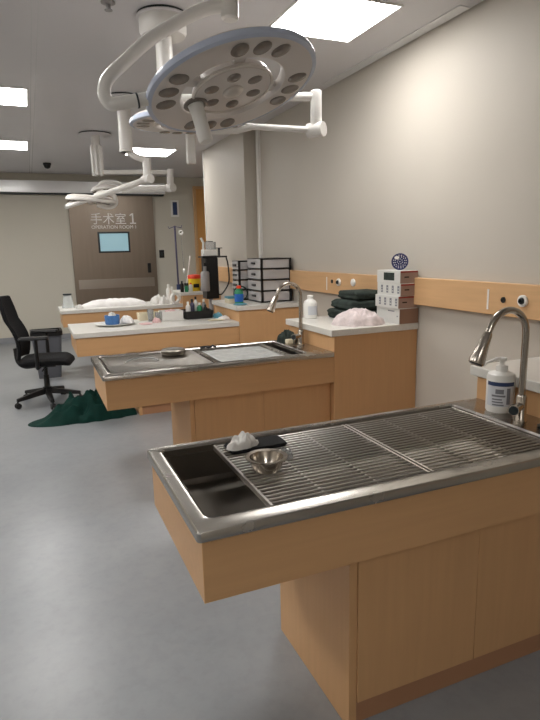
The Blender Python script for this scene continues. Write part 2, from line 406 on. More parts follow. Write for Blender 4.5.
def deck(o, yf, yb, ledge, name='steel_deck', pans=None):
    x0, x1 = X1, XC - .001
    mb = MB()
    R = rrect
    bx = (x0 + .048, 1.69, yf + .066, yb - .048)
    if pans is None:
        lo = [R(x0, x1, yf, yb, ZT - .03, .012), R(x0, x1, yf, yb, ZT - .005, .012), R(x0 + .004, x1 - .001, yf + .004, yb - .004, ZT, .01),
              R(bx[0] - .014, bx[1] + .014, bx[2] - .014, bx[3] + .014, ZT, .03), R(bx[0] - .008, bx[1] + .008, bx[2] - .008, bx[3] + .008, ZT + .003, .03),
              R(*bx, ZT - .004, .012), R(*bx, ZT - ledge, .012), R(bx[0] + .012, bx[1] - .012, bx[2] + .012, bx[3] - .012, ZT - ledge, .02), R(bx[0] + .014, bx[1] - .014, bx[2] + .014, bx[3] - .014, ZT - .12, .02), R(bx[0] + .03, bx[1] - .03, bx[2] + .03, bx[3] - .03, ZT - .135, .02)]
        mb.loops(lo[:6], False, False); mb.mi = 1; mb.loops(lo[5:], False, True); mb.mi = 0  # basin faces take the steel darkened for shade
        # underside ring
        mb.loops([R(x0, x1, yf, yb, ZT - .03, .012), R(bx[0] - .02, bx[1] + .02, bx[2] - .02, bx[3] + .02, ZT - .03, .02)], False, False)
        build(name, mb, ['steel', 'steeldark'], o)
    return bx

# ---- table 1 (front, with grates)
yf, yb = 1.2925, 1.9775
t1 = thing('wet_table', 'nearest beech exam table with steel sink and grate top', 'table', ((X1 + XC) / 2, (yf + yb) / 2, 0), 'peninsula exam tables')
base_cabinet(t1, yf, yb); apron(t1, yf, yb, ZT - .03); bx1 = deck(t1, yf, yb, .0245)
def grate(xa, xb, label):
    ya, yb_ = bx1[2] + .006, bx1[3] - .006; z = ZT - .012
    o = thing('wire_grate', label, 'grate', ((xa + xb) / 2, (ya + yb_) / 2, z), 'steel wire grates on the front table')
    mb = MB(); n = 24
    for i in range(n):
        y = ya + .004 + (yb_ - ya - .008) * i / (n - 1); mb.cyl((xa, y, z), (xb, y, z), .0034, 8)
    build('rods', mb, 'steelrod', o)
    mb = MB(); k = 3 if xb - xa < .6 else 4
    for i in range(k + 1):
        x = xa + .004 + (xb - xa - .008) * i / k; mb.box(x - .004, x + .004, ya, yb_, z - .012, z + (.005 if i in (0, k) else -.002))
    build('cross_bars', mb, 'steelrod', o)
grate(.565, 1.122, 'left section of steel wire grate, beside the open basin')
grate(1.130, 1.684, 'right section of steel wire grate, nearest the faucet')

def wall_cabinet(yf, yb, label, xr=XW - .001, group='beech wall cabinets with white worktops'):
    o = thing('wall_cabinet', label, 'cabinet', ((XC + xr) / 2, (yf + yb) / 2, 0), group)
    build('body', MB().box(XC, xr, yf, yb, .09, ZCO - .045), 'wood', o, .002)
    build('plinth', MB().box(XC + .01, xr, yf + .03, yb - .03, 0.0005, .09), 'plinth', o)
    build('worktop', MB().box(XCT, xr, yf - .018, yb + .018, ZCO - .045, ZCO), 'stone', o, .004)
    return o
wall_cabinet(1.2925, 1.9775, 'nearest wall cabinet with white worktop behind front faucet')

# ---- table 2 (flat trays)
yf, yb = 3.318, 4.015
t2 = thing('wet_table', 'second exam table from front, with wet steel trays', 'table', ((X1 + XC) / 2, (yf + yb) / 2, 0), 'peninsula exam tables')
base_cabinet(t2, yf, yb, .86, 1.36); apron(t2, yf, yb, ZT - .03); bx2 = deck(t2, yf, yb, .0165)
def tray(xa, xb, m, label, drop=.008):
    o = thing('drain_tray', label, 'tray', ((xa + xb) / 2, (bx2[2] + bx2[3]) / 2, ZT - .02), 'flat trays on the second table')
    l = [rrect(xa, xb, bx2[2] + .004, bx2[3] - .004, ZT - .016, .015), rrect(xa, xb, bx2[2] + .004, bx2[3] - .004, ZT - .004, .015),
         rrect(xa + .008, xb - .008, bx2[2] + .012, bx2[3] - .012, ZT - .004, .012), rrect(xa + .02, xb - .02, bx2[2] + .024, bx2[3] - .024, ZT - .004 - drop, .01)]
    build('tray_plate', MB().loops(l), m, o)
tray(.392, 1.030, 'steeldark', 'left dark steel tray on the second table')
tray(1.040, 1.585, 'steel', 'right pale steel tray on the second table beside sink')
mb = MB(); NX, NY = 26, 18
for j in range(NY + 1):
    for i in range(NX + 1):
        x = 1.09 + .45 * i / NX; y = 3.43 + .46 * j / NY
        mb.v.append(Vector((x + .012 * noise.noise(Vector((y * 9, 1, 0))), y, ZT - .0105 + .004 * abs(noise.noise(Vector((x * 16, y * 16, 3)))))))
for j in range(NY):
    for i in range(NX):
        a = j * (NX + 1) + i; mb.f.append([a, a + 1, a + NX + 2, a + NX + 1]); mb.m.append(0)
o = build('plastic_sheet', mb, 'puddle'); so = o.modifiers.new('solid', 'SOLIDIFY'); so.thickness = .0012; so.offset = 1
tag(o, 'wet wrinkled white plastic sheet on second table tray', 'sheet')
wall_cabinet(3.33, 4.05, 'wall cabinet under the carton stack and folded gowns')

# ---- table 3 and 4 (white tops)
def white_table(yf, yb, label, xl=.30):
    o = thing('white_table', label, 'table', ((xl + XC) / 2, (yf + yb) / 2, 0), 'peninsula exam tables')
    base_cabinet(o, yf, yb, .85, 1.36)
    build('worktop', MB().box(xl, XC - .001, yf, yb, ZT - .045, ZT), 'stone', o, .004)
    a = (xl + .02, XC - .002, yf + .014, yb - .014)
    build('apron', MB().box(a[0], a[1], a[2], a[3], ZA, ZT - .045), 'woodh', o, .0015)
    return o
Y3, Y4 = 5.25, 7.50
white_table(Y3, Y3 + .80, 'third table from front, white top with blue tub')
white_table(Y4, Y4 + .68, 'farthest white topped table before the steel door')
wall_cabinet(Y3, Y3 + .80, 'wall cabinet under the black drawer units')
wall_cabinet(Y4, Y4 + .54, 'farthest wall cabinet under the yellow sharps tub', XP - .001)

# ------------------------------------------------------------------ faucets
def faucet(x, y, label):
    z = ZT; o = thing('faucet', label, 'faucet', (x, y, z), 'gooseneck pull-down faucets')
    build('base', MB().lathe([(.027, 0), (.027, .008), (.022, .014), (.021, .10), (.016, .11)], (x, y, z)), 'chrome', o)
    R = .094; zt = z + .362
    pts = [(x, y, z + .09), (x, y, z + .2), (x, y, zt)]
    for i in range(1, 13):
        a = PI * .86 * i / 12; pts.append((x - R + R * math.cos(a), y, zt + R * math.sin(a)))
    lx, ly, lz = pts[-1]; dx, dz = -math.sin(PI * .14), -math.cos(PI * .14)
    pts.append((lx + dx * .03, y, lz + dz * .03))
    build('spout', MB().tube(pts, .0135, 18), 'chrome', o)
    e = Vector(pts[-1]); dr = Vector((dx, 0, dz))
    h = build('spray_head', MB().tube([e - dr * .002, e + dr * .01, e + dr * .05, e + dr * .115, e + dr * .125], [.0145, .018, .021, .031, .029], 20), 'chrome', o)
    build('nozzle', MB().cyl(e + dr * .124, e + dr * .129, .024), 'black', h, label='black spray nozzle')
    build('handle_body', MB().cyl((x, y, z + .065), (x - .055, y - .022, z + .063), .017), 'chrome', o)
    c = Vector((x - .055, y - .022, z + .063)); dd = Vector((-.05, -.032, 0)).normalized()
    k = build('lever', MB().tube([c, c + dd * .012, c + dd * .026], [.02, .023, .021], 20), 'chrome', o)
    build('cap', MB().cyl(c + dd * .025, c + dd * .029, .018), 'frame', k)
    build('lever_pin', MB().tube([c + dd * .01, c + dd * .012 + Vector((0, 0, -.045))], .005, 8), 'chrome', o)
faucet(1.770, 1.622, 'nearest gooseneck faucet beside white pump bottle')
faucet(1.82, 3.745, 'farther gooseneck faucet on second table beside rag')

# ------------------------------------------------------------------ things on table 1
c = (1.812, 1.775, ZT); o = thing('pump_bottle', 'white pump bottle with blue label behind the front faucet', 'bottle', c)
build('body', MB().lathe([(.054, 0), (.058, .006), (.058, .150), (.054, .163), (.036, .172), (.022, .175), (.022, .185)], c), 'plastic', o)
def curved_label(name, parent, c, r, z0, z1, a0, a1, m, lab=None):
    mb = MB(); n = 16; vs = []; fs = []
    for i in range(n + 1):
        a = a0 + (a1 - a0) * i / n
        for z in (z0, z1): vs.append((c[0] + r * math.cos(a), c[1] + r * math.sin(a), c[2] + z))
    for i in range(n): fs.append((2 * i, 2 * i + 2, 2 * i + 3, 2 * i + 1))
    mb.add(vs, fs); return build(name, mb, m, parent, label=lab)
A = math.radians
lb = curved_label('label', o, c, .0585, .03, .135, A(165), A(285), 'label_lt', 'pale label with blue band')
curved_label('label_band', lb, c, .0589, .118, .135, A(165), A(285), 'label_blue')
for (z0, z1, a0, a1) in ((.085, .105, 205, 238), (.072, .080, 190, 245), (.058, .064, 192, 232), (.046, .052, 192, 236), (.034, .040, 194, 240), (.04, .11, 250, 266)):
    curved_label('print', lb, c, .0589, z0, z1, A(a0), A(a1), 'label_grey')
pm = build('pump_head', MB().lathe([(.024, .180), (.024, .198), (.010, .2), (.010, .218), (.019, .220), (.019, .232), (.004, .234)], c), 'plastic', o)
build('nozzle', MB().tube([(c[0], c[1], c[2] + .227), (c[0] - .03, c[1] + .0, c[2] + .229), (c[0] - .088, c[1] + .0, c[2] + .217), (c[0] - .098, c[1], c[2] + .205)], [.009, .008, .006, .005], 12), 'plastic', pm)
tag(build('drain_plug', MB().lathe([(.018, 0), (.02, .006), (.01, .010), (.008, .022), (.002, .023)], (1.79, 1.53, ZT)), 'black'),
    'small black plug on steel deck right of front faucet', 'plug')
zg = ZT - .0088
c = (.655, 1.617, zg + .0002); o = thing('steel_bowl', 'small stainless bowl resting on the front grate', 'bowl', c)
prof = [(.038, 0), (.043, .003), (.052, .024), (.058, .044), (.070, .047), (.070, .050), (.056, .048), (.050, .026), (.038, .006), (.004, .005)]
build('bowl_shell', MB().lathe(prof, c, n=40), 'chrome', o)
def crumple(name, c, rx, ry, h, m, amp=.35, freq=14, seed=0, rot=0, ridge=0, na=56, nr=16):
    mb = MB()
    def ol(a):
        b = a - rot; r = 1 / math.sqrt((math.cos(b) / rx) ** 2 + (math.sin(b) / ry) ** 2)
        return r * (1 + .22 * noise.noise(Vector((2.2 * math.cos(a), 2.2 * math.sin(a), seed))))
    def hf(t, a, x, y):
        q = Vector((x * freq, y * freq, seed)); k = noise.noise(q) * .6 + noise.noise(q * 2.1) * .4
        if ridge: k = k * (1 - ridge) + ridge * (1 - 2 * abs(noise.noise(q * .8)) * 1.6)
        return max(.003, h * (1 - t ** 2.2) ** .6 * (1 + amp * k) + .002)
    mb.blob(c, ol, hf, nr, na)
    return build(name, mb, m, smooth=60)
o = thing('black_pad', 'black folded pad under white tissue on front grate', 'pad', (.70, 1.86, zg))
build('pad_fold', MB().loops([rrect(.60, .815, 1.80, 1.90, zg + .0002, .02), rrect(.596, .82, 1.797, 1.904, zg + .006, .02), rrect(.60, .815, 1.80, 1.90, zg + .013, .02)]), 'blackfab', o)
tag(crumple('crumpled_tissue', (.650, 1.835, zg + .0135),   .066, .034, .036, 'tissue', .9, 48, 3, .2, .4), 'crumpled white tissue lying on black pad by basin', 'tissue')
tag(crumple('plastic_scrap', (.755, 1.69, zg + .0004), .03, .022, .035, 'plasticclear', .6, 60, 9), 'clear crumpled plastic scrap touching the steel bowl', 'plastic scrap')

# ------------------------------------------------------------------ things on table 2
o = thing('steel_cover', 'round dark steel cover lying on second table', 'cover', (.875, 3.865, ZT - .0055))
build('cover_disc', MB().lathe([(.082, 0), (.086, .006), (.086, .026), (.078, .034), (.05, .036), (.03, .034), (.004, .034)], (.875, 3.865, ZT - .0038)), 'steeldark', o)
mb = MB().tube([(1.10, 3.955, ZT + .004), (1.13, 3.93, ZT + .012), (1.16, 3.945, ZT + .006)], .008, 10).tube([(1.15, 3.925, ZT + .004), (1.19, 3.94, ZT + .014), (1.205, 3.915, ZT + .006)], .008, 10)
tag(build('hose_clip', mb, 'black'), 'small black hose clip near rear of second table', 'clip')
pts = smooth_path([(.52, 3.72, ZT - .008), (.60, 3.83, ZT - .006), (.70, 3.80, ZT - .006), (.735, 3.70, ZT - .008)])
tag(build('tubing', MB().tube(pts, .004, 8), 'plasticclear'), 'short curved clear tube on left dark tray', 'tube')
o = thing('rag', 'dark wet rag bunched behind farther faucet', 'rag', (1.79, 3.90, ZT))
r_ = crumple('rag_heap', (1.785, 3.92, ZT + .0005), .085, .065, .075, 'gown', .8, 30, 5); r_.parent = o; r_.location = Vector(r_.location) - Vector(o.location)
tag(build('sponge', MB().loops([rrect(1.735, 1.785, 3.80, 3.845, ZT + .0005, .008), rrect(1.732, 1.788, 3.797, 3.848, ZT + .015, .01), rrect(1.735, 1.785, 3.80, 3.845, ZT + .03, .008)]), 'cream'),
    'pale sponge block beside the wet dark rag', 'sponge')

# ------------------------------------------------------------------ things on wall cabinet 2
def folded(name, x0, x1, y0, y1, z0, z1, m, seed, layers=2, am=.012):
    mb = MB(); k = 7; ls = []; R = .025
    N_ = 8
    for j in range(k + 1):
        t = j / k; ins = .022 * (abs(2 * t - 1) ** 2.5)
        if layers == 2: ins += .010 * math.exp(-((t - .5) / .1) ** 2)
        lo = rrect(x0 + ins, x1 - ins, y0 + ins, y1 - ins, 0, R, N_); l = []
        for i, p in enumerate(lo):
            q = Vector(p); nv = noise.noise(Vector((q.x * 11, q.y * 11, seed + t)))
            l.append((q.x + am * nv, q.y + am * noise.noise(Vector((q.y * 13, q.x * 13, seed + 4 + t))), z0 + (z1 - z0) * t + (.006 * nv if 0 < j < k else (.004 * nv if j else 0))))
        ls.append(l)
    return build(name, mb.loops(ls), m, smooth=70)
G = 'folded dark gowns on the worktop'
zz = ZCO + .0006
for i, (dz, nm, dx) in enumerate(((.072, 'bottom', 0), (.070, 'middle', .012), (.064, 'topmost', .03))):
    tag(folded('folded_gown', 2.165 + dx + .025 * i, 2.54, 3.665 + .01 * i, 4.00 - .012 * i, zz, zz + dz, 'gown', 3 + 5 * i, 2, .026), nm + ' of three folded dark gowns behind the pink towel', 'folded gown', G)
    zz += dz + .0006 + .003
tag(crumple('towel', (2.165, 3.49, ZCO + .0005), .195, .125, .078, 'towel', .8, 15, 2.5, -.5, .55), 'pinkish white towel bunched on worktop before gowns', 'towel')
c = (2.03, 4.0, ZCO); o = thing('white_bottle', 'plain white bottle at left rear of gown worktop', 'bottle', c)
build('body', MB().lathe([(.050, .0005), (.055, .006), (.055, .115), (.046, .138), (.024, .152), (.022, .158)], c), 'plastic', o)
build('cap', MB().lathe([(.024, .158), (.024, .18), (.02, .183), (.003, .183)], c), 'plastic', o)
curved_label('label', o, c, .0555, .03, .10, A(225), A(320), 'label_lt', 'faint pale label')
G = 'stacked cartons beside the gowns'
zb = ZCO + .0006
specs = [(.110, 0, 0, 'cartonb', 'bottom carton of stack, brown end beside pinkish towel'), (.088, -.010, .004, 'cartonp', 'second carton from bottom, white front and taupe end'),
         (.088, .004, .0, 'cartonp', 'third carton from bottom, white front and taupe end'), (.090, .002, .003, 'cartonp', 'topmost carton with grey picture under the navy disc')]
for i, (h, dx, dy, em, lab) in enumerate(specs):
    x0, x1, y0, y1 = 2.390 + dx, 2.545, 3.312 + dy, 3.60 + dy
    if i == 0: x1 = 2.556
    o = thing('carton', lab, 'carton', ((x0 + x1) / 2, (y0 + y1) / 2, zb), G)
    build('box', MB().box(x0, x1, y0, y1, zb, zb + h), 'carton', o, .0015)
    build('end_panel', MB().box(x0 + .002, x1 - .002, y0 - .0012, y0, zb + .002, zb + h - .002), em, o)
    if i: build('end_stripe', MB().box(x0 + .003, x1 - .003, y0 - .002, y0 - .0012, zb + h - .014, zb + h - .003), 'red', o)
    if i: build('end_print', MB().box(x0 + .035, x0 + .075, y0 - .002, y0 - .0012, zb + h * .45, zb + h * .55), 'gap', o)
    mb = MB()
    if i == 3: mb.box(x0 - .0012, x0, y0 + .07, y0 + .20, zb + .02, zb + .075)
    elif i == 0: mb.box(x0 - .0012, x0, y0 + .02, y0 + .03, zb + .05, zb + .06); mb.box(x0 - .0012, x0, y0 + .06, y0 + .14, zb + .085, zb + .093)
    else:
        for k in range(4): build('front_print', MB().box(x0 - .0012, x0, y0 + .012 + k * .068, y0 + .035 + k * .068, zb + .018, zb + .072), 'label_grey', o)
    if mb.v: build('front_print', mb, 'label_grey' if i != 3 else 'gown', o)
    if i: 
        mb = MB()
        for k in range(4): mb.box(x0 - .002, x0 - .0012, y0 + .016 + k * .068, y0 + .030 + k * .068, zb + .03, zb + .038); mb.box(x0 - .002, x0 - .0012, y0 + .016 + k * .068, y0 + .028 + k * .068, zb + .05, zb + .056)
        if i != 3: build('print_bars', mb, 'carton', o)
    zb += h + .0006
# navy patterned disc standing on the cartons
c = Vector((2.462, 3.42, zb + .0605)); ax = Vector((-.55, -.83, .12)).normalized()
o = thing('round_tin', 'round navy tin with white dots standing on carton stack', 'tin', (c.x, c.y, zb))
build('tin_body', MB().lathe([(.004, -.012), (.054, -.012), (.060, -.006), (.060, .008), (.055, .012), (.050, .009), (.004, .009)], c, ax, 40), 'navy', o)
u = ax.cross(Vector((0, 0, 1))).normalized(); w_ = u.cross(ax)
mb = MB()
for R_, n_ in ((.0, 1), (.018, 7), (.034, 12), (.045, 16)):
    for k in range(n_):
        q = c + ax * .0092 + (u * math.cos(2 * PI * k / n_ + R_ * 40) + w_ * math.sin(2 * PI * k / n_ + R_ * 40)) * R_
        mb.lathe([(.0035, -.0005), (.0035, .001), (.0005, .0012)], q, ax, 8)
build('dots', mb, 'plastic', o)
q = c + ax * .0095 + u * .022 + w_ * .028
build('highlight_patch', MB().lathe([(.017, -.0005), (.016, .0016), (.0005, .002)], q, ax, 20, 1, .7), 'plastic', o)  # white oval paints a highlight on the tin face

# ------------------------------------------------------------------ drawer units on cabinet 3
def drawers(x0, x1, y0, y1, n, h, label, cols=1):
    z0 = ZCO + .0006; o = thing('drawer_unit', label, 'drawer unit', ((x0 + x1) / 2, (y0 + y1) / 2, z0), 'black framed drawer units')
    ph = h / n; mb = MB(); p = .026
    for x in (x0, x1 - p):
        for y in (y0, y1 - p): mb.box(x, x + p, y, y + p, z0, z0 + h)
    for k in range(n + 1):
        z = min(z0 + k * ph, z0 + h - .014); mb.box(x0, x1, y0, y1, z, z + .014)
    build('frame', mb, 'black', o, .001)
    for k in range(n):
        za, zb_ = z0 + k * ph + .016, z0 + (k + 1) * ph - .006
        # drawers pull out towards -X ; the clear flank faces the viewer
        dz = MB(); t = .003; a0, a1, b0, b1 = x0 - .004, x1 - .028, y0 + .006, y1 - .006
        dz.box(a0, a1, b0, b0 + t, za, zb_).box(a0, a1, b1 - t, b1, za, zb_).box(a0, a0 + t, b0 + t, b1 - t, za, zb_).box(a1 - t, a1, b0 + t, b1 - t, za, zb_).box(a0 + t, a1 - t, b0 + t, b1 - t, za, za + t)
        dr = build('drawer', dz, 'drawerclear', o)
        build('pull', MB().box(a0 - .012, a0, (b0 + b1) / 2 - .05, (b0 + b1) / 2 + .05, (za + zb_) / 2 - .01, (za + zb_) / 2 + .012), 'black', dr, .002)
        mb = MB(); rr = random.Random(k + n)
        for q in range(6):
            xx = a0 + .04 + (a1 - a0 - .10) * q / 5; hh = rr.uniform(.3, .75) * (zb_ - za)
            mb.box(xx, xx + .035, b0 + .03, b1 - .03, za + t, za + t + hh)
        build('contents', mb, ['pink', 'tissue', 'label_grey', 'tissue'][k % 4], dr)
drawers(2.185, 2.535, 5.42, 5.80, 4, .455, 'large four-tier black framed drawer unit, right of the pair')
drawers(2.09, 2.30, 5.84, 6.03, 4, .43, 'smaller black framed drawer unit behind, left of the pair')

def bottle(x, y, z, r, h, m, label, cap='plastic', lm=None, name='bottle', group=None):
    c = (x, y, z + .0005); o = thing(name, label, 'bottle', c, group)
    build('body', MB().lathe([(r * .92, 0), (r, .006), (r, h * .66), (r * .8, h * .76), (r * .42, h * .82), (r * .42, h * .86)], c), m, o)
    build('cap', MB().lathe([(r * .5, h * .85), (r * .5, h * .98), (r * .42, h), (.002, h)], c), cap, o)
    if lm: curved_label('label', o, c, r + .0006, h * .15, h * .56, A(160), A(330), lm)
    return o
bottle(1.945, 5.44, ZCO, .046, .19, 'greenbot', 'green bottle with blue label and red cap', 'redlid', 'bluelab')
o = thing('small_box', 'low cream and teal box left of green bottle', 'box', (1.93, 5.62, ZCO))
build('carton', MB().box(1.87, 2.0, 5.56, 5.68, ZCO + .0005, ZCO + .05), 'cream', o, .002)
build('lid', MB().box(1.868, 2.002, 5.558, 5.682, ZCO + .05, ZCO + .072), 'teal', o, .002)
tag(folded('blue_packet', 1.86, 1.99, 5.30, 5.40, ZCO + .0006, ZCO + .018, 'teal', 31, 1), 'flat teal packet at front of drawer worktop', 'packet')
# coiled hose leaning
pts = [(2.10 + .075 * math.cos(t), 5.80 + .02 * math.sin(t * .5), ZCO + .080 + .075 * math.sin(t)) for t in [i * 2 * PI / 24 for i in range(40)]]
tag(build('coiled_hose', MB().tube(pts, .0075, 10), 'gown'), 'dark coiled hose standing left of drawer units', 'hose')

# ------------------------------------------------------------------ cabinet 4: equipment tower etc.
c = (2.05, 6.78, 0); x, y, z = 2.05, 6.78, .965
o = thing('equipment_cart', 'tall black equipment column on a stand with white device on top', 'medical equipment', c)
build('tower_body', MB().box(x - .075, x + .085, y - .09, y + .10, z, z + .50), 'black', o, .008)
build('stand_pole', MB().cyl((x, y, .07), (x, y, z), .03, 16), 'grey', o, label='grey stand pole')
mb = MB()
for k in range(4):
    a = PI / 4 + PI / 2 * k; mb.tube([(x, y, .09), (x + .26 * math.cos(a), y + .26 * math.sin(a), .068)], .022, 10)
build('stand_base', mb, 'black', o)
for k in range(4):
    a = PI / 4 + PI / 2 * k; q = Vector((x + .26 * math.cos(a), y + .26 * math.sin(a), .0305))
    build('caster', MB().cyl(q + Vector((-.012, 0, 0)), q + Vector((.012, 0, 0)), .03, 14).cyl(q, q + Vector((0, 0, .035)), .01, 8), 'black', o)
build('canister', MB().lathe([(.048, .10), (.054, .11), (.054, .32), (.042, .34), (.02, .345), (.02, .40), (.003, .40)], (x - .095, y - .11, z)), 'grey', o, label='grey cylinder canister on front')
build('canister_bracket', MB().box(x - .10, x - .03, y - .10, y - .08, z + .14, z + .18), 'black', o)
build('canister_bracket', MB().box(x - .10, x - .03, y - .10, y - .08, z + .36, z + .44), 'black', o)
build('shelf', MB().box(x - .11, x + .205, y - .09, y + .11, z + .50, z + .52), 'black', o, .004)
build('cable', MB().tube(smooth_path([(x + .195, y - .08, z + .50), (x + .215, y - .08, z + .40), (x + .218, y - .08, z + .2), (x + .13, y - .08, z + .06), (x + .08, y - .05, z + .05)]), .009, 8), 'black', o)
o = thing('white_monitor', 'white clip-arm device on top of black equipment column', 'medical device', (x, y, z + .52))
build('housing', MB().box(x - .085, x + .09, y - .06, y + .06, z + .5205, z + .60), 'plastic', o, .008)
build('upper_block', MB().box(x - .03, x + .08, y - .05, y + .05, z + .60, z + .69), 'plasticclear', o, .006)
build('arm', MB().tube([(x - .07, y, z + .60), (x - .065, y, z + .68), (x - .095, y, z + .74)], .015, 10), 'plastic', o)
build('clip', MB().box(x - .03, x + .05, y - .02, y + .02, z + .69, z + .70), 'frame', o)
build('side_clip', MB().box(x + .08, x + .17, y - .015, y + .015, z + .61, z + .62).box(x + .12, x + .14, y - .012, y + .012, z + .5205, z + .61), 'frame', o)
c = (2.09, 7.66, ZCO); o = thing('sharps_bin', 'yellow sharps tub with red lid left of black column', 'sharps bin', c)
build('tub', MB().lathe([(.075, .0005), (.08, .01), (.088, .17), (.004, .17)], c), 'yellow', o)
build('lid', MB().lathe([(.094, .17), (.094, .20), (.085, .22), (.03, .226), (.004, .226)], c), 'redlid', o)
build('label', MB().box(c[0] - .04, c[0] + .04, c[1] - .0885, c[1] - .083, c[2] + .05, c[2] + .1), 'black', o)
# white wand in a cup
c = (2.02, 7.84, ZCO); o = thing('wand_cup', 'black cup holding a tall white wand', 'cup', c)
build('cup', MB().lathe([(.03, .0005), (.035, .10), (.032, .10), (.028, .005), (.002, .005)], c), 'black', o)
build('wand', MB().tube([(c[0] - .01, c[1], c[2] + .02), (c[0] + .045, c[1], c[2] + .30), (c[0] + .075, c[1], c[2] + .48)], [.008, .009, .012], 10), 'plastic', o, label='white wand')
G = 'small bottles on the farthest worktop'
for (x, y, r, h, m, cp, lb) in ((1.875, 7.52, .025, .15, 'black', 'black', 'small black bottle left of yellow sharps tub'), (1.995, 7.518, .027, .12, 'plastic', 'redlid', 'small white red-capped bottle before yellow sharps tub'),
                               (1.935, 7.518, .026, .10, 'greenbot', 'black', 'small green black-capped bottle before yellow sharps tub')):
    bottle(x, y, ZCO, r, h, m, lb, cp, group=G)

# IV pole
c = Vector((2.10, 8.60, 0)); o = thing('iv_pole', 'tall grey drip stand before the back wall', 'drip stand', c)
build('pole', MB().cyl(c + Vector((0, 0, .06)), c + Vector((-.02, 0, 1.93)), .014, 12), 'purple', o)
mb = MB()
for k in range(5):
    a = 2 * PI * k / 5; mb.tube([c + Vector((0, 0, .10)), c + Vector((.28 * math.cos(a), .28 * math.sin(a), .065))], .014, 8)
build('base_legs', mb, 'purple', o)
mb = MB()
for k in range(5):
    a = 2 * PI * k / 5; mb.cyl(c + Vector((.28 * math.cos(a) - .01, .28 * math.sin(a), .0275)), c + Vector((.28 * math.cos(a) + .01, .28 * math.sin(a), .0275)), .027, 14)
build('casters', mb, 'black', o)
build('clamp', MB().cyl(c + Vector((-.01, 0, .95)), c + Vector((-.01, 0, 1.05)), .03, 14), 'label_blue', o)
top = c + Vector((-.02, 0, 1.92))
build('hook_bar', MB().tube([top + Vector((-.10, 0, .0)), top + Vector((-.09, 0, -.03)), top, top + Vector((.10, 0, -.02)), top + Vector((.11, 0, .02))], .007, 8), 'purple', o)
o = thing('drip_line', 'thin white drip line hanging from drip stand', 'drip line', top + Vector((.10, 0, -.03)))
q = top + Vector((.09, 0, -.03))
build('roller', MB().ring(q + Vector((0, 0, -.06)), (0, 1, 0), .028, .010, 24, 8), 'plastic', o)
build('line', MB().tube([q + Vector((0, 0, -.03)), q + Vector((.005, 0, -.3)), q + Vector((.02, 0, -.62))], .004, 6), 'plasticclear', o)
build('chamber', MB().lathe([(.004, 0), (.02, -.02), (.02, -.06), (.004, -.08)], q + Vector((.02, 0, -.60))), 'plastic', o)

# ------------------------------------------------------------------ things on table 4
tag(crumple('folded_sheet', (1.01, 7.86, ZT + .0005), .43, .20, .085, 'whitecloth', .6, 7, 12, .03, .2, 80, 18), 'long white sheet bunched along the farthest table', 'sheet')
tag(crumple('white_bag', (1.585, 7.82, ZT + .0005), .10, .09, .10, 'tissue', .5, 14, 17), 'crumpled white bag at right end of farthest table', 'bag')
c = (.42, 7.90, ZT + .0005); o = thing('glass_beaker', 'upturned glass beaker at left end of farthest table', 'beaker', c)
build('beaker_wall', MB().lathe([(.078, 0), (.080, .004), (.050, .165), (.048, .17), (.045, .165), (.074, .006)], c), 'glass', o)
build('rim', MB().lathe([(.052, .165), (.056, .17), (.056, .185), (.004, .185), (.004, .175), (.05, .172)], c), 'frame', o)
G = 'white bottles on the farthest table'
bottle(1.765, 7.86, ZT, .036, .25, 'plastic', 'taller white bottle right of the crumpled white bag', group=G)
bottle(1.832, 7.94, ZT, .034, .21, 'plastic', 'shorter white bottle beside the drip stand pole', group=G)
o = build('tape_roll', MB().annulus((1.785, 7.56, ZT + .0755), (.35, -.94, .0), [(.045, -.02), (.075, -.02), (.075, .02), (.045, .02)], 40), 'plastic')
tag(o, 'white tape roll standing on edge at right end of farthest table', 'tape roll')
tag(crumple('clear_wrap', (1.64, 7.60, ZT + .0005), .07, .06, .09, 'tissue', .8, 26, 51, 0, .4), 'crumpled pale wrapper left of the tape roll', 'wrapper')
tag(crumple('grey_wrap', (2.20, 7.56, ZCO + .0005), .055, .05, .10, 'grey', .8, 26, 57, 0, .4), 'crumpled grey wrap right of the yellow sharps tub', 'wrap')
tag(crumple('white_cloth', (.55, 7.66, ZT + .0005), .05, .04, .05, 'tissue', .5, 30, 21), 'small white wad beside the upturned beaker', 'cloth')

# ------------------------------------------------------------------ things on table 3
c = (.725, 5.70, ZT + .0005); o = thing('white_plate', 'large white oval dish under the blue tub', 'dish', c)
build('dish_body', MB().lathe([(.13, 0), (.15, .004), (.195, .018), (.20, .022), (.19, .022), (.145, .010), (.004, .009)], c, n=40, sx=1, sy=.95), 'plastic', o)
c = (.70, 5.69, ZT + .0105); o = thing('blue_tub', 'blue round tub on white oval dish', 'tub', c)
build('tub_wall', MB().lathe([(.062, 0), (.070, .01), (.073, .085), (.071, .09), (.064, .088), (.060, .02), (.004, .02)], c), 'blue', o)
q = crumple('wipes', (c[0], c[1], c[2] + .03), .055, .055, .085, 'tissue', .4, 34, 8); q.parent = o; q.location = Vector(q.location) - Vector(c)
tag(crumple('gauze', (.845, 5.71, ZT + .022), .05, .11, .06, 'whitecloth', .5, 24, 14, .3), 'white gauze lying on dish beside blue tub', 'gauze')
o = thing('flat_box', 'shallow white tray behind clear cups, third table', 'tray', (1.11, 5.97, ZT))
l = [rrect(1.0, 1.22, 5.90, 6.03, ZT + .0005, .01), rrect(.995, 1.225, 5.895, 6.035, ZT + .075, .012), rrect(1.0, 1.22, 5.90, 6.03, ZT + .075, .01), rrect(1.005, 1.215, 5.905, 6.025, ZT + .01, .01)]
build('tray_body', MB().loops(l), 'cream', o)
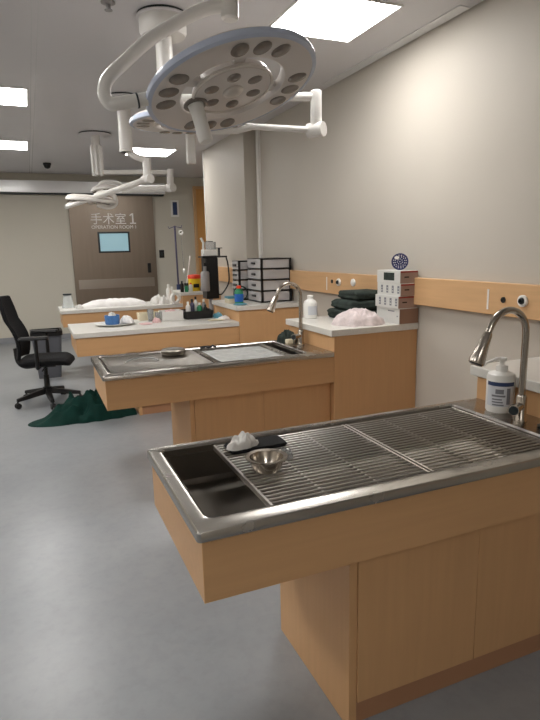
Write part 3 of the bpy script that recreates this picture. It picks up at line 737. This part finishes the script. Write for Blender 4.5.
for (x, y, r, h, lb) in ((1.10, 5.80, .034, .12, 'clear plastic cup before the shallow white tray, taller one'), (1.175, 5.80, .03, .085, 'clear plastic cup next to the white carton, shorter one')):
    o = thing('plastic_cup', lb, 'cup', (x, y, ZT), 'clear cups on the third table')
    build('cup_wall', MB().lathe([(r * .75, .0005), (r, h), (r * 1.06, h + .002), (r * .94, h), (r * .7, .004), (.002, .004)], (x, y, ZT)), 'plasticclear', o)
tag(crumple('pink_wad', (1.13, 5.66, ZT + .0005), .045, .035, .045, 'pink', .5, 34, 23), 'small pink wad before the clear cups', 'wad')
o = thing('open_carton', 'open white carton with tissues beside the black tray', 'carton', (1.32, 5.84, ZT))
x0, x1, y0, y1 = 1.21, 1.43, 5.74, 5.93
build('carton_walls', MB().loops([rrect(x0, x1, y0, y1, ZT + .0005, .004), rrect(x0, x1, y0, y1, ZT + .095, .004), rrect(x0 + .004, x1 - .004, y0 + .004, y1 - .004, ZT + .095, .004), rrect(x0 + .004, x1 - .004, y0 + .004, y1 - .004, ZT + .01, .004)]), 'plastic', o)
q = crumple('tissues', ((x0 + x1) / 2, (y0 + y1) / 2, ZT + .012), .085, .07, .09, 'pink', .4, 25, 29); q.parent = o; q.location = Vector(q.location) - Vector(o.location)
o = thing('black_tray', 'deep black tray right of the open white carton', 'tray', (1.60, 5.84, ZT))
x0, x1, y0, y1 = 1.445, 1.75, 5.70, 5.975
build('tray_walls', MB().loops([rrect(x0 + .01, x1 - .01, y0 + .01, y1 - .01, ZT + .0005, .015), rrect(x0, x1, y0, y1, ZT + .085, .02), rrect(x0 + .008, x1 - .008, y0 + .008, y1 - .008, ZT + .085, .018), rrect(x0 + .016, x1 - .016, y0 + .016, y1 - .016, ZT + .008, .015)]), 'black', o)
G = 'small bottles standing in the black tray'
for (x, y, r, h, m, cp, lb) in ((1.499, 5.80, .026, .17, 'plastic', 'plastic', 'white bottle with white cap at left end of the black tray'), (1.56, 5.86, .026, .19, 'purple', 'black', 'dark purple bottle standing in the black tray'),
                               (1.63, 5.82, .028, .15, 'greenbot', 'plastic', 'green bottle standing in the black tray'), (1.695, 5.88, .024, .18, 'grey', 'plastic', 'grey bottle at right end of the black tray'),
                               (1.615, 5.915, .022, .21, 'plastic', 'black', 'tallest white bottle with black cap in the black tray'), (1.685, 5.79, .023, .13, 'black', 'black', 'short black bottle at front right of black tray')):
    bottle(x, y, ZT + .0085, r, h, m, lb, cp, group=G)
tag(crumple('blue_wrap', (1.80, 5.72, ZT + .0005), .05, .09, .05, 'teal', .6, 26, 33), 'crumpled pale blue wrap right of black tray', 'wrap')
tag(crumple('white_wrap', (1.80, 5.52, ZT + .0005), .06, .07, .035, 'whitecloth', .6, 22, 37), 'crumpled white wrap at right front of third table', 'wrap')
tag(folded('card_packet', 1.62, 1.78, 5.42, 5.52, ZT + .0006, ZT + .014, 'cream', 41, 1), 'flat cream packet before black tray on third table', 'packet')
tag(folded('paper_pad', .95, 1.06, 5.50, 5.66, ZT + .0006, ZT + .010, 'pink', 43, 1), 'flat pinkish pad near front of third table', 'pad')

# ------------------------------------------------------------------ floor things
def green_cloth():
    mb = MB(); c = Vector((.50, 5.52, .0005))
    def ol(a):
        x = math.cos(a); y = math.sin(a)
        r = 1 / math.sqrt((x / .44) ** 2 + (y / .21) ** 2)
        if x < -.5: r *= 1 + .42 * max(0, (-x - .5) / .5) ** 2
        return r * (1 + .14 * noise.noise(Vector((2.5 * x, 2.5 * y, 4))))
    def hf(t, a, x, y):
        px = (x + .55) / 1.05; env = max(0.0, math.sin(PI * min(1, max(0, px)) ** .85)) * .75 + .10
        q = Vector((x * 6, y * 7, 1.5)); rd = 1 - 2.2 * abs(noise.noise(q)); k = noise.noise(q * 2.3) + .7 * (.5 - 1.6 * abs(noise.noise(Vector((x * 13 + y * 5, y * 16 - x * 4, 7)))))
        return max(.004, .21 * env * (1 - t ** 1.8) ** .75 * (1 + .6 * rd + .5 * k) + .003)
    mb.blob(c, ol, hf, 40, 170)
    for p in mb.v:
        if p.y > 5.29: p.x = min(p.x, .825)
    return build('green_drape', mb, 'green', smooth=50)
tag(green_cloth(), 'dark green cloth crumpled on floor beneath second table', 'cloth')

o = thing('waste_bin', 'grey waste bin with black rim behind office chair', 'bin', (.10, 7.62, 0))
x0, x1, y0, y1 = -.07, .29, 7.50, 7.86
build('bin_body', MB().loops([rrect(x0 + .045, x1 - .045, y0 + .045, y1 - .045, .0005, .03), rrect(x0, x1, y0, y1, .56, .035), rrect(x0 + .006, x1 - .006, y0 + .006, y1 - .006, .56, .035), rrect(x0 + .05, x1 - .05, y0 + .05, y1 - .05, .01, .03)]), 'bin', o)
build('rim', MB().loops([rrect(x0 - .012, x1 + .012, y0 - .012, y1 + .012, .545, .04), rrect(x0 - .012, x1 + .012, y0 - .012, y1 + .012, .60, .04), rrect(x0 + .015, x1 - .015, y0 + .015, y1 - .015, .60, .03), rrect(x0 + .012, x1 - .012, y0 + .012, y1 - .012, .545, .03)], wrap=True), 'black', o, label='black rim liner')

# office chair, forward = +X in its own frame
def office_chair(cx, cy, rz):
    o = thing('office_chair', 'black mesh office chair on casters beside tables', 'chair', (0, 0, 0))
    for k in range(5):
        a = 2 * PI * k / 5 + .01; d = Vector((math.cos(a), math.sin(a), 0)); s = Vector((-d.y, d.x, 0)); mb = MB()
        p0, p1 = Vector((0, 0, .135)) + d * .02, Vector((0, 0, .088)) + d * .33
        def sec(p, w, h): return [p + s * w + Vector((0, 0, -h)), p - s * w + Vector((0, 0, -h)), p - s * w * .7 + Vector((0, 0, h)), p + s * w * .7 + Vector((0, 0, h))]
        mb.loops([sec(p0, .032, .03), sec(p0 * .4 + p1 * .6, .028, .022), sec(p1, .02, .016)])
        lg = build('base_leg', mb, 'black', o, .003)
        q = Vector((0, 0, .03)) + d * .325; mb = MB()
        for e in (-1, 1): mb.lathe([(.006, -.009), (.028, -.009), (.030, -.004), (.030, .006), (.026, .009), (.006, .009)], q + s * (.015 * e), s, 18)
        mb.cyl(q + s * -.014, q + s * .014, .011, 10).cyl(q + Vector((0, 0, .005)), q + Vector((0, 0, .07)), .009, 10)
        build('caster', mb, 'black', lg)
    build('gas_column', MB().lathe([(.045, .10), (.045, .17), (.03, .175), (.028, .30), (.02, .305), (.02, .42)], (0, 0, 0)), 'black', o)
    build('mechanism', MB().box(-.13, .12, -.08, .08, .395, .432), 'black', o, .008)
    build('height_lever', MB().tube([(.02, -.07, .40), (.02, -.2, .395), (.02, -.24, .39)], .007, 8), 'black', o)
    ls = []
    for (z, i) in ((.432, .05), (.440, .012), (.462, 0), (.487, .004), (.503, .03), (.507, .07)):
        l = rrect(-.235 + i, .285 - i, -.245 + i, .245 - i, z, .12 - i * .4, 8)
        ls.append([(p[0], p[1], p[2] - (.035 * max(0, (p[0] - .16) / .125) ** 2)) for p in l])
    build('seat', MB().loops(ls), 'blackfab', o)
    # backrest: curved shell
    def back(u, v, d):
        z = .50 + .64 * v; lean = -.235 - .13 * v ** 1.2 + .045 * math.sin(PI * min(1, v * 1.6)) * 1.0
        w = .215 * (1 - .10 * abs(2 * v - 1) ** 3 - .25 * max(0, v - .8) * 2)
        y = u * w; x = lean + .05 * u * u - d
        return Vector((x, y, z))
    n, m_ = 12, 16; mb = MB(); fr = [[back(-1 + 2 * i / n, j / m_, 0) for i in range(n + 1)] for j in range(m_ + 1)]
    bk = [[back(-1 + 2 * i / n, j / m_, .035) for i in range(n + 1)] for j in range(m_ + 1)]
    mb.loops([[*a, *b[::-1]] for a, b in zip(fr, bk)])
    build('backrest', mb, 'blackfab', o, .01)
    build('back_support', MB().tube(smooth_path([(-.08, 0, .41), (-.20, 0, .405), (-.262, 0, .46), (-.275, 0, .60)]), .026, 10), 'black', o)
    for sgn in (-1, 1):
        y = .265 * sgn
        a = build('armrest', MB().loops([rrect(-.17, .11, y - .04, y + .04, .715, .03), rrect(-.175, .115, y - .045, y + .045, .730, .035), rrect(-.165, .105, y - .036, y + .036, .747, .03)]), 'black', o)
        build('arm_post', MB().tube([(-.02, y * .60, .42), (-.02, y * .95, .425), (-.015, y, .47), (-.01, y, .718)], [.018, .02, .02, .016], 10), 'black', a)
    o.location = (cx, cy, 0); o.rotation_euler = (0, 0, rz)
office_chair(.05, 6.28, -.22)

# ------------------------------------------------------------------ surgical lamps
def mount(o, x, y, r=.155, cover=.07, col_r=.045, z_end=2.5):
    build('shadow_gap', MB().lathe([(r * .97, 0), (r * .97, -.012), (.003, -.012)], (x, y, ZC - .0005)), 'frame', o, label='dark ring standing for the shadow at the ceiling')  # dark disc colours in the recess shadow around the mount
    build('ceiling_flange', MB().lathe([(r, -.0125), (r, -.020), (r * .96, -.024), (.003, -.0245)], (x, y, ZC)), 'ceiling', o)
    if cover: build('ceiling_cover', MB().lathe([(r * .9, -.0242), (r * .9, -cover), (r * .82, -cover - .02), (.003, -cover - .022)], (x, y, ZC)), 'white', o)
    build('column', MB().lathe([(.003, z_end), (col_r, z_end), (col_r, ZC - .0245)], (x, y, 0)), 'white', o)
def lens_set(par, c, ax, R0, cnt, rr, sx, sy, a0=0, name='lens'):
    u = ax.cross(Vector((0.01, 0, 1))).normalized(); w = ax.cross(u)
    for k in range(cnt):
        a = a0 + 2 * PI * k / cnt; d = u * math.cos(a) + w * math.sin(a); t = -u * math.sin(a) + w * math.cos(a)
        q = c + d * R0
        build(name, MB().ell(q, rr * sx, rr * sy, .006, 18, 8, (d, t, ax)), 'lens', par)
def lamp_head(o, c, n, R, detail=True, rim='lampblue'):
    """ring-shaped surgical lamp head; n points out of the lit face"""
    n = n.normalized(); c = Vector(c); s = R / .36
    prof = [(.215 * s, -.004), (.225 * s, .008), (.30 * s, .010), (.345 * s, .004), (.352 * s, -.01), (.335 * s, -.038), (.28 * s, -.052), (.235 * s, -.044), (.215 * s, -.025)]
    ring_ = build('lamp_ring', MB().annulus(c, n, prof, 72), 'lampgrey', o)
    build('bumper', MB().annulus(c, n, [(.342 * s, .006), (.36 * s, .002), (.363 * s, -.008), (.358 * s, -.022), (.346 * s, -.024)], 72), rim, o, label='outer rim tinted pale blue for reflected light' if rim == 'lampblue' else None)
    u = n.cross(Vector((0.01, 0, 1))).normalized(); w = n.cross(u)
    ci = c + n * .0
    inner = build('inner_disc', MB().lathe([(.003, -.05), (.10 * s, -.05), (.16 * s, -.03), (.172 * s, -.004), (.165 * s, .008), (.14 * s, .012), (.06 * s, .012), (.003, .012)], ci, n, 56), 'lampgrey', o)
    build('inner_trim', MB().ring(ci + n * .008, n, .168 * s, .006 * s, 64, 10), 'lensdome', inner)
    # spokes joining ring and disc
    for a in (2.6, 3.5, 5.4, 0.3):
        mb = MB()
        d = u * math.cos(a) + w * math.sin(a); t = n.cross(d)
        mb.obox(c + d * (.19 * s) - n * .02, d, t, n, .032 * s, .022 * s, .012); build('spoke', mb, 'lampgrey', o)
    if detail:
        for g in range(4):
            for k in range(3):
                a = 2 * PI * g / 4 + .45 + (k - 1) * .32; d = u * math.cos(a) + w * math.sin(a); t = n.cross(d)
                build('lens', MB().ell(c + d * (.283 * s) + n * .0095, .042 * s, .036 * s, .005, 20, 8, (d, t, n)), 'lens', ring_)
        for k in range(6):
            a = 2 * PI * k / 6 + .3; d = u * math.cos(a) + w * math.sin(a); t = n.cross(d)
            build('lens', MB().ell(ci + d * (.105 * s) + n * .011, .033 * s, .030 * s, .006, 18, 8, (d, t, n)), 'lens', inner)
        build('center_dome', MB().ell(ci + n * .012, .045 * s, .045 * s, .02, 22, 10, (u, w, n)), 'lensdome', inner)
        bumps = MB()
    return ring_, u, w

# lamp A : foreground head over the first table
cA = Vector((.842, 2.352, 2.21)); nA = Vector((.165, -.277, -.947)).normalized()
o = thing('surgical_lamp', 'large ring-shaped surgical lamp hanging in front', 'surgical lamp', (.86, 1.55, ZC), 'ceiling surgical lamps')
ring_, u, w = lamp_head(o, cA, nA, .36)
# handle
ang = math.radians(152); hd = Vector((math.cos(ang), math.sin(ang), 0)); hd = (hd - nA * hd.dot(nA)).normalized()
hp = cA + hd * .165
h = build('handle', MB().tube([hp - nA * .005, hp + nA * .02, hp + nA * .05, hp + nA * .165, hp + nA * .175], [.036, .033, .029, .030, .026], 20), 'plastic', o)
build('handle_collar', MB().ring(hp + nA * .012, nA, .042, .009, 30, 10), 'lens', h)
hang = math.radians(172); e = Vector((math.cos(hang), math.sin(hang), 0)); e = (e - nA * e.dot(nA)).normalized()
E0 = cA + e * .355 - nA * .012
path = smooth_path([E0, E0 + e * .06, E0 + e * .115, (.352, 2.408, 2.130), (.333, 2.407, 2.165), (.350, 2.405, 2.22), (.432, 2.41, 2.30), (.52, 2.412, 2.378), (.615, 2.41, 2.440), (.695, 2.40, 2.486), (.771, 2.38, 2.515), (.845, 2.36, 2.522)], 6)
build('yoke', MB().tube(path, .0255, 20), 'white', o)
build('yoke_joint', MB().cyl(E0 + e * .035, E0 + e * .042, .0295, 24), 'frame', o)
build('swivel', MB().tube([(.845, 2.36, 2.470), (.845, 2.36, 2.478), (.847, 2.36, 2.60), (.85, 2.36, 2.72)], [.028, .036, .036, .036], 24), 'white', o)
build('spring_arm', MB().tube([(.85, 2.36, 2.715), (.86, 1.9, 2.74), (.86, 1.55, 2.74)], .045, 16), 'white', o)
mount(o, .86, 1.55, z_end=2.68)

# lamp B : second head behind, mounted above the second table
o = thing('surgical_lamp', 'surgical lamp behind the front one, long white elbow arm', 'surgical lamp', (.87, 3.62, ZC), 'ceiling surgical lamps')
mount(o, .87, 3.62, cover=.10, col_r=.05, z_end=2.40)
EB = Vector((1.745, 3.335, 2.48))
build('upper_arm', MB().tube([(.87, 3.62, 2.47), EB], .026, 18), 'white', o)
build('elbow', MB().tube([EB + Vector((0, 0, .035)), EB + Vector((0, 0, .03)), EB + Vector((0, 0, -.20)), EB + Vector((0, 0, -.235))], [.03, .036, .036, .028], 20), 'white', o)
build('elbow_joint', MB().cyl(EB + Vector((.03, -.045, -.195)), EB + Vector((-.03, .045, -.195)), .045, 24), 'white', o)
cB = Vector((1.0, 3.62, 2.335)); nB = Vector((.03, .02, -1)).normalized()
eB = Vector((.94, -.33, 0)).normalized()
build('lower_arm', MB().tube([EB + Vector((-.03, .01, -.195)), cB + eB * .36 + Vector((0, 0, -.02))], .019, 16), 'white', o)
build('yoke', MB().tube([cB + eB * .40 + Vector((0, 0, -.02)), cB + eB * .30 + Vector((0, 0, -.045)), cB + eB * .16 + Vector((0, -.02, -.05)), cB + eB * .05 + Vector((0, 0, -.04))], .020, 14), 'white', o)
rB, _, _ = lamp_head(o, cB, nB, .36)
kp = build('control_panel', MB().obox(cB + Vector((-.02, -.365, -.01)), (1, 0, 0), (0, 1, 0), (0, 0, 1), .055, .012, .02), 'white', o, .003)
for k in (-1, 1): build('button', MB().cyl(cB + Vector((-.02 + k * .014, -.377, -.01)), cB + Vector((-.02 + k * .014, -.380, -.01)), .008, 12), 'frame', kp)

# lamp C : third mount
o = thing('surgical_lamp', 'surgical lamp past the second, arm sloping down left', 'surgical lamp', (.92, 5.5, ZC), 'ceiling surgical lamps')
mount(o, .92, 5.5, r=.15, cover=0, col_r=.06, z_end=2.46)
build('column_sleeve', MB().lathe([(.063, 2.455), (.063, 2.475), (.058, 2.48), (.058, 2.455)], (.92, 5.5, 0)), 'white', o)
L1_ = Vector((1.09, 5.45, 2.37)); L2_ = Vector((1.083, 5.44, 2.215))
build('upper_arm', MB().tube(smooth_path([(.93, 5.5, 2.47), (.99, 5.48, 2.42), (1.06, 5.46, 2.39), L1_]), .03, 14), 'white', o)
build('elbow', MB().tube([L1_ + Vector((0, 0, .03)), L2_ + Vector((0, 0, -.03))], .038, 18), 'white', o)
build('elbow_joint', MB().cyl(L2_ + Vector((.02, -.06, 0)), L2_ + Vector((-.02, .05, 0)), .04, 20), 'white', o)
EC = Vector((.365, 5.69, 1.978))
build('spring_arm', MB().tube([L2_, L2_ * .3 + EC * .7, EC], [.028, .024, .017], 14), 'white', o)
cC = Vector((.60, 5.80, 2.04)); nC = Vector((-.10, .05, -1)).normalized()
lamp_head(o, cC, nC, .23, True, 'white')
pts = smooth_path([cC + Vector((.05, -.02, -.03)), cC + Vector((.16, -.03, -.055)), cC + Vector((.225, -.03, -.02)), cC + Vector((.215, -.03, .055)), cC + Vector((.12, -.03, .085)), cC + Vector((.04, -.02, .05))])
build('yoke', MB().tube(pts, .022, 12), 'white', o)
build('head_stem', MB().tube([EC, cC + Vector((-.15, -.02, .0))], .022, 12), 'white', o)

# lamp D : farthest mount
o = thing('surgical_lamp', 'farthest surgical lamp with fluted column before steel door', 'surgical lamp', (.86, 7.25, ZC), 'ceiling surgical lamps')
mount(o, .86, 7.25, r=.19, cover=0, col_r=.05, z_end=2.47)
mb = MB()
for k in range(7):
    a = 2 * PI * k / 7; mb.cyl((.86 + .056 * math.cos(a), 7.25 + .056 * math.sin(a), 2.46), (.86 + .056 * math.cos(a), 7.25 + .056 * math.sin(a), 2.80), .017, 10)
build('column_flutes', mb, 'white', o)
ED = Vector((1.70, 7.10, 2.505))
build('upper_arm', MB().tube([(.86, 7.25, 2.50), ED], .026, 14), 'white', o)
build('elbow', MB().tube([ED + Vector((0, 0, .035)), ED + Vector((-.015, 0, -.21))], .04, 18), 'white', o)
build('elbow_joint', MB().cyl(ED + Vector((.01, -.06, -.185)), ED + Vector((-.03, .05, -.185)), .05, 20), 'white', o)
cD = Vector((.95, 7.40, 2.30)); nD = Vector((.05, -.1, -1)).normalized()
build('lower_arm', MB().tube([ED + Vector((-.03, .02, -.19)), (1.30, 7.25, 2.315), cD + Vector((.20, -.05, 0))], [.034, .042, .036], 14), 'white', o)
lamp_head(o, cD, nD, .17, True, 'white')
build('yoke', MB().tube(smooth_path([cD + Vector((.21, -.03, 0)), cD + Vector((.15, -.06, .09)), cD + Vector((-.02, -.06, .10)), cD + Vector((-.08, -.04, .05))]), .022, 10), 'white', o)

# hanging service tube behind the front lamp
o = thing('ceiling_drop', 'short square white ceiling drop behind front lamp handle', 'ceiling drop', (1.70, 6.12, ZC))
build('casing', MB().box(1.655, 1.745, 6.08, 6.16, 2.47, ZC - .0005), 'white', o, .01)
build('end_cap', MB().box(1.66, 1.74, 6.085, 6.155, 2.462, 2.47), 'lampgrey', o)

# ------------------------------------------------------------------ camera and world
CAM = dict(f=561.15, yaw=.3958, pitch=.1959, roll=-.0232, H=1.5581)
cy, sy, cp, sp = math.cos(CAM['yaw']), math.sin(CAM['yaw']), math.cos(CAM['pitch']), math.sin(CAM['pitch'])
fw = Vector((sy * cp, cy * cp, -sp)); rt = Vector((cy, -sy, 0)); up = rt.cross(fw)
cr, sr = math.cos(CAM['roll']), math.sin(CAM['roll'])
r2, u2 = rt * cr + up * sr, rt * -sr + up * cr
cd = bpy.data.cameras.new('camera'); co = bpy.data.objects.new('camera', cd); COL.objects.link(co)
mtx = Matrix.Identity(4)
for i in range(3): mtx[i][0], mtx[i][1], mtx[i][2] = r2[i], u2[i], -fw[i]
mtx[2][3] = CAM['H']; co.matrix_world = mtx
cd.sensor_fit = 'VERTICAL'; cd.sensor_height = 36; cd.lens = CAM['f'] / 720 * 36; cd.clip_start = .05
S.camera = co
wd = bpy.data.worlds.new('world'); wd.use_nodes = True; S.world = wd
wd.node_tree.nodes['Background'].inputs[0].default_value = (.5, .5, .52, 1); wd.node_tree.nodes['Background'].inputs[1].default_value = .02
vs = S.view_settings; S.display_settings.display_device = 'sRGB'
vs.view_transform = 'Standard'; vs.look = 'None'; vs.gamma = 1; vs.use_curve_mapping = False; vs.exposure = 1.4
S.cycles.use_denoising = True
S.cycles.max_bounces = 10; S.cycles.diffuse_bounces = 6; S.cycles.glossy_bounces = 5; S.cycles.transmission_bounces = 8
S.cycles.sample_clamp_indirect = 6
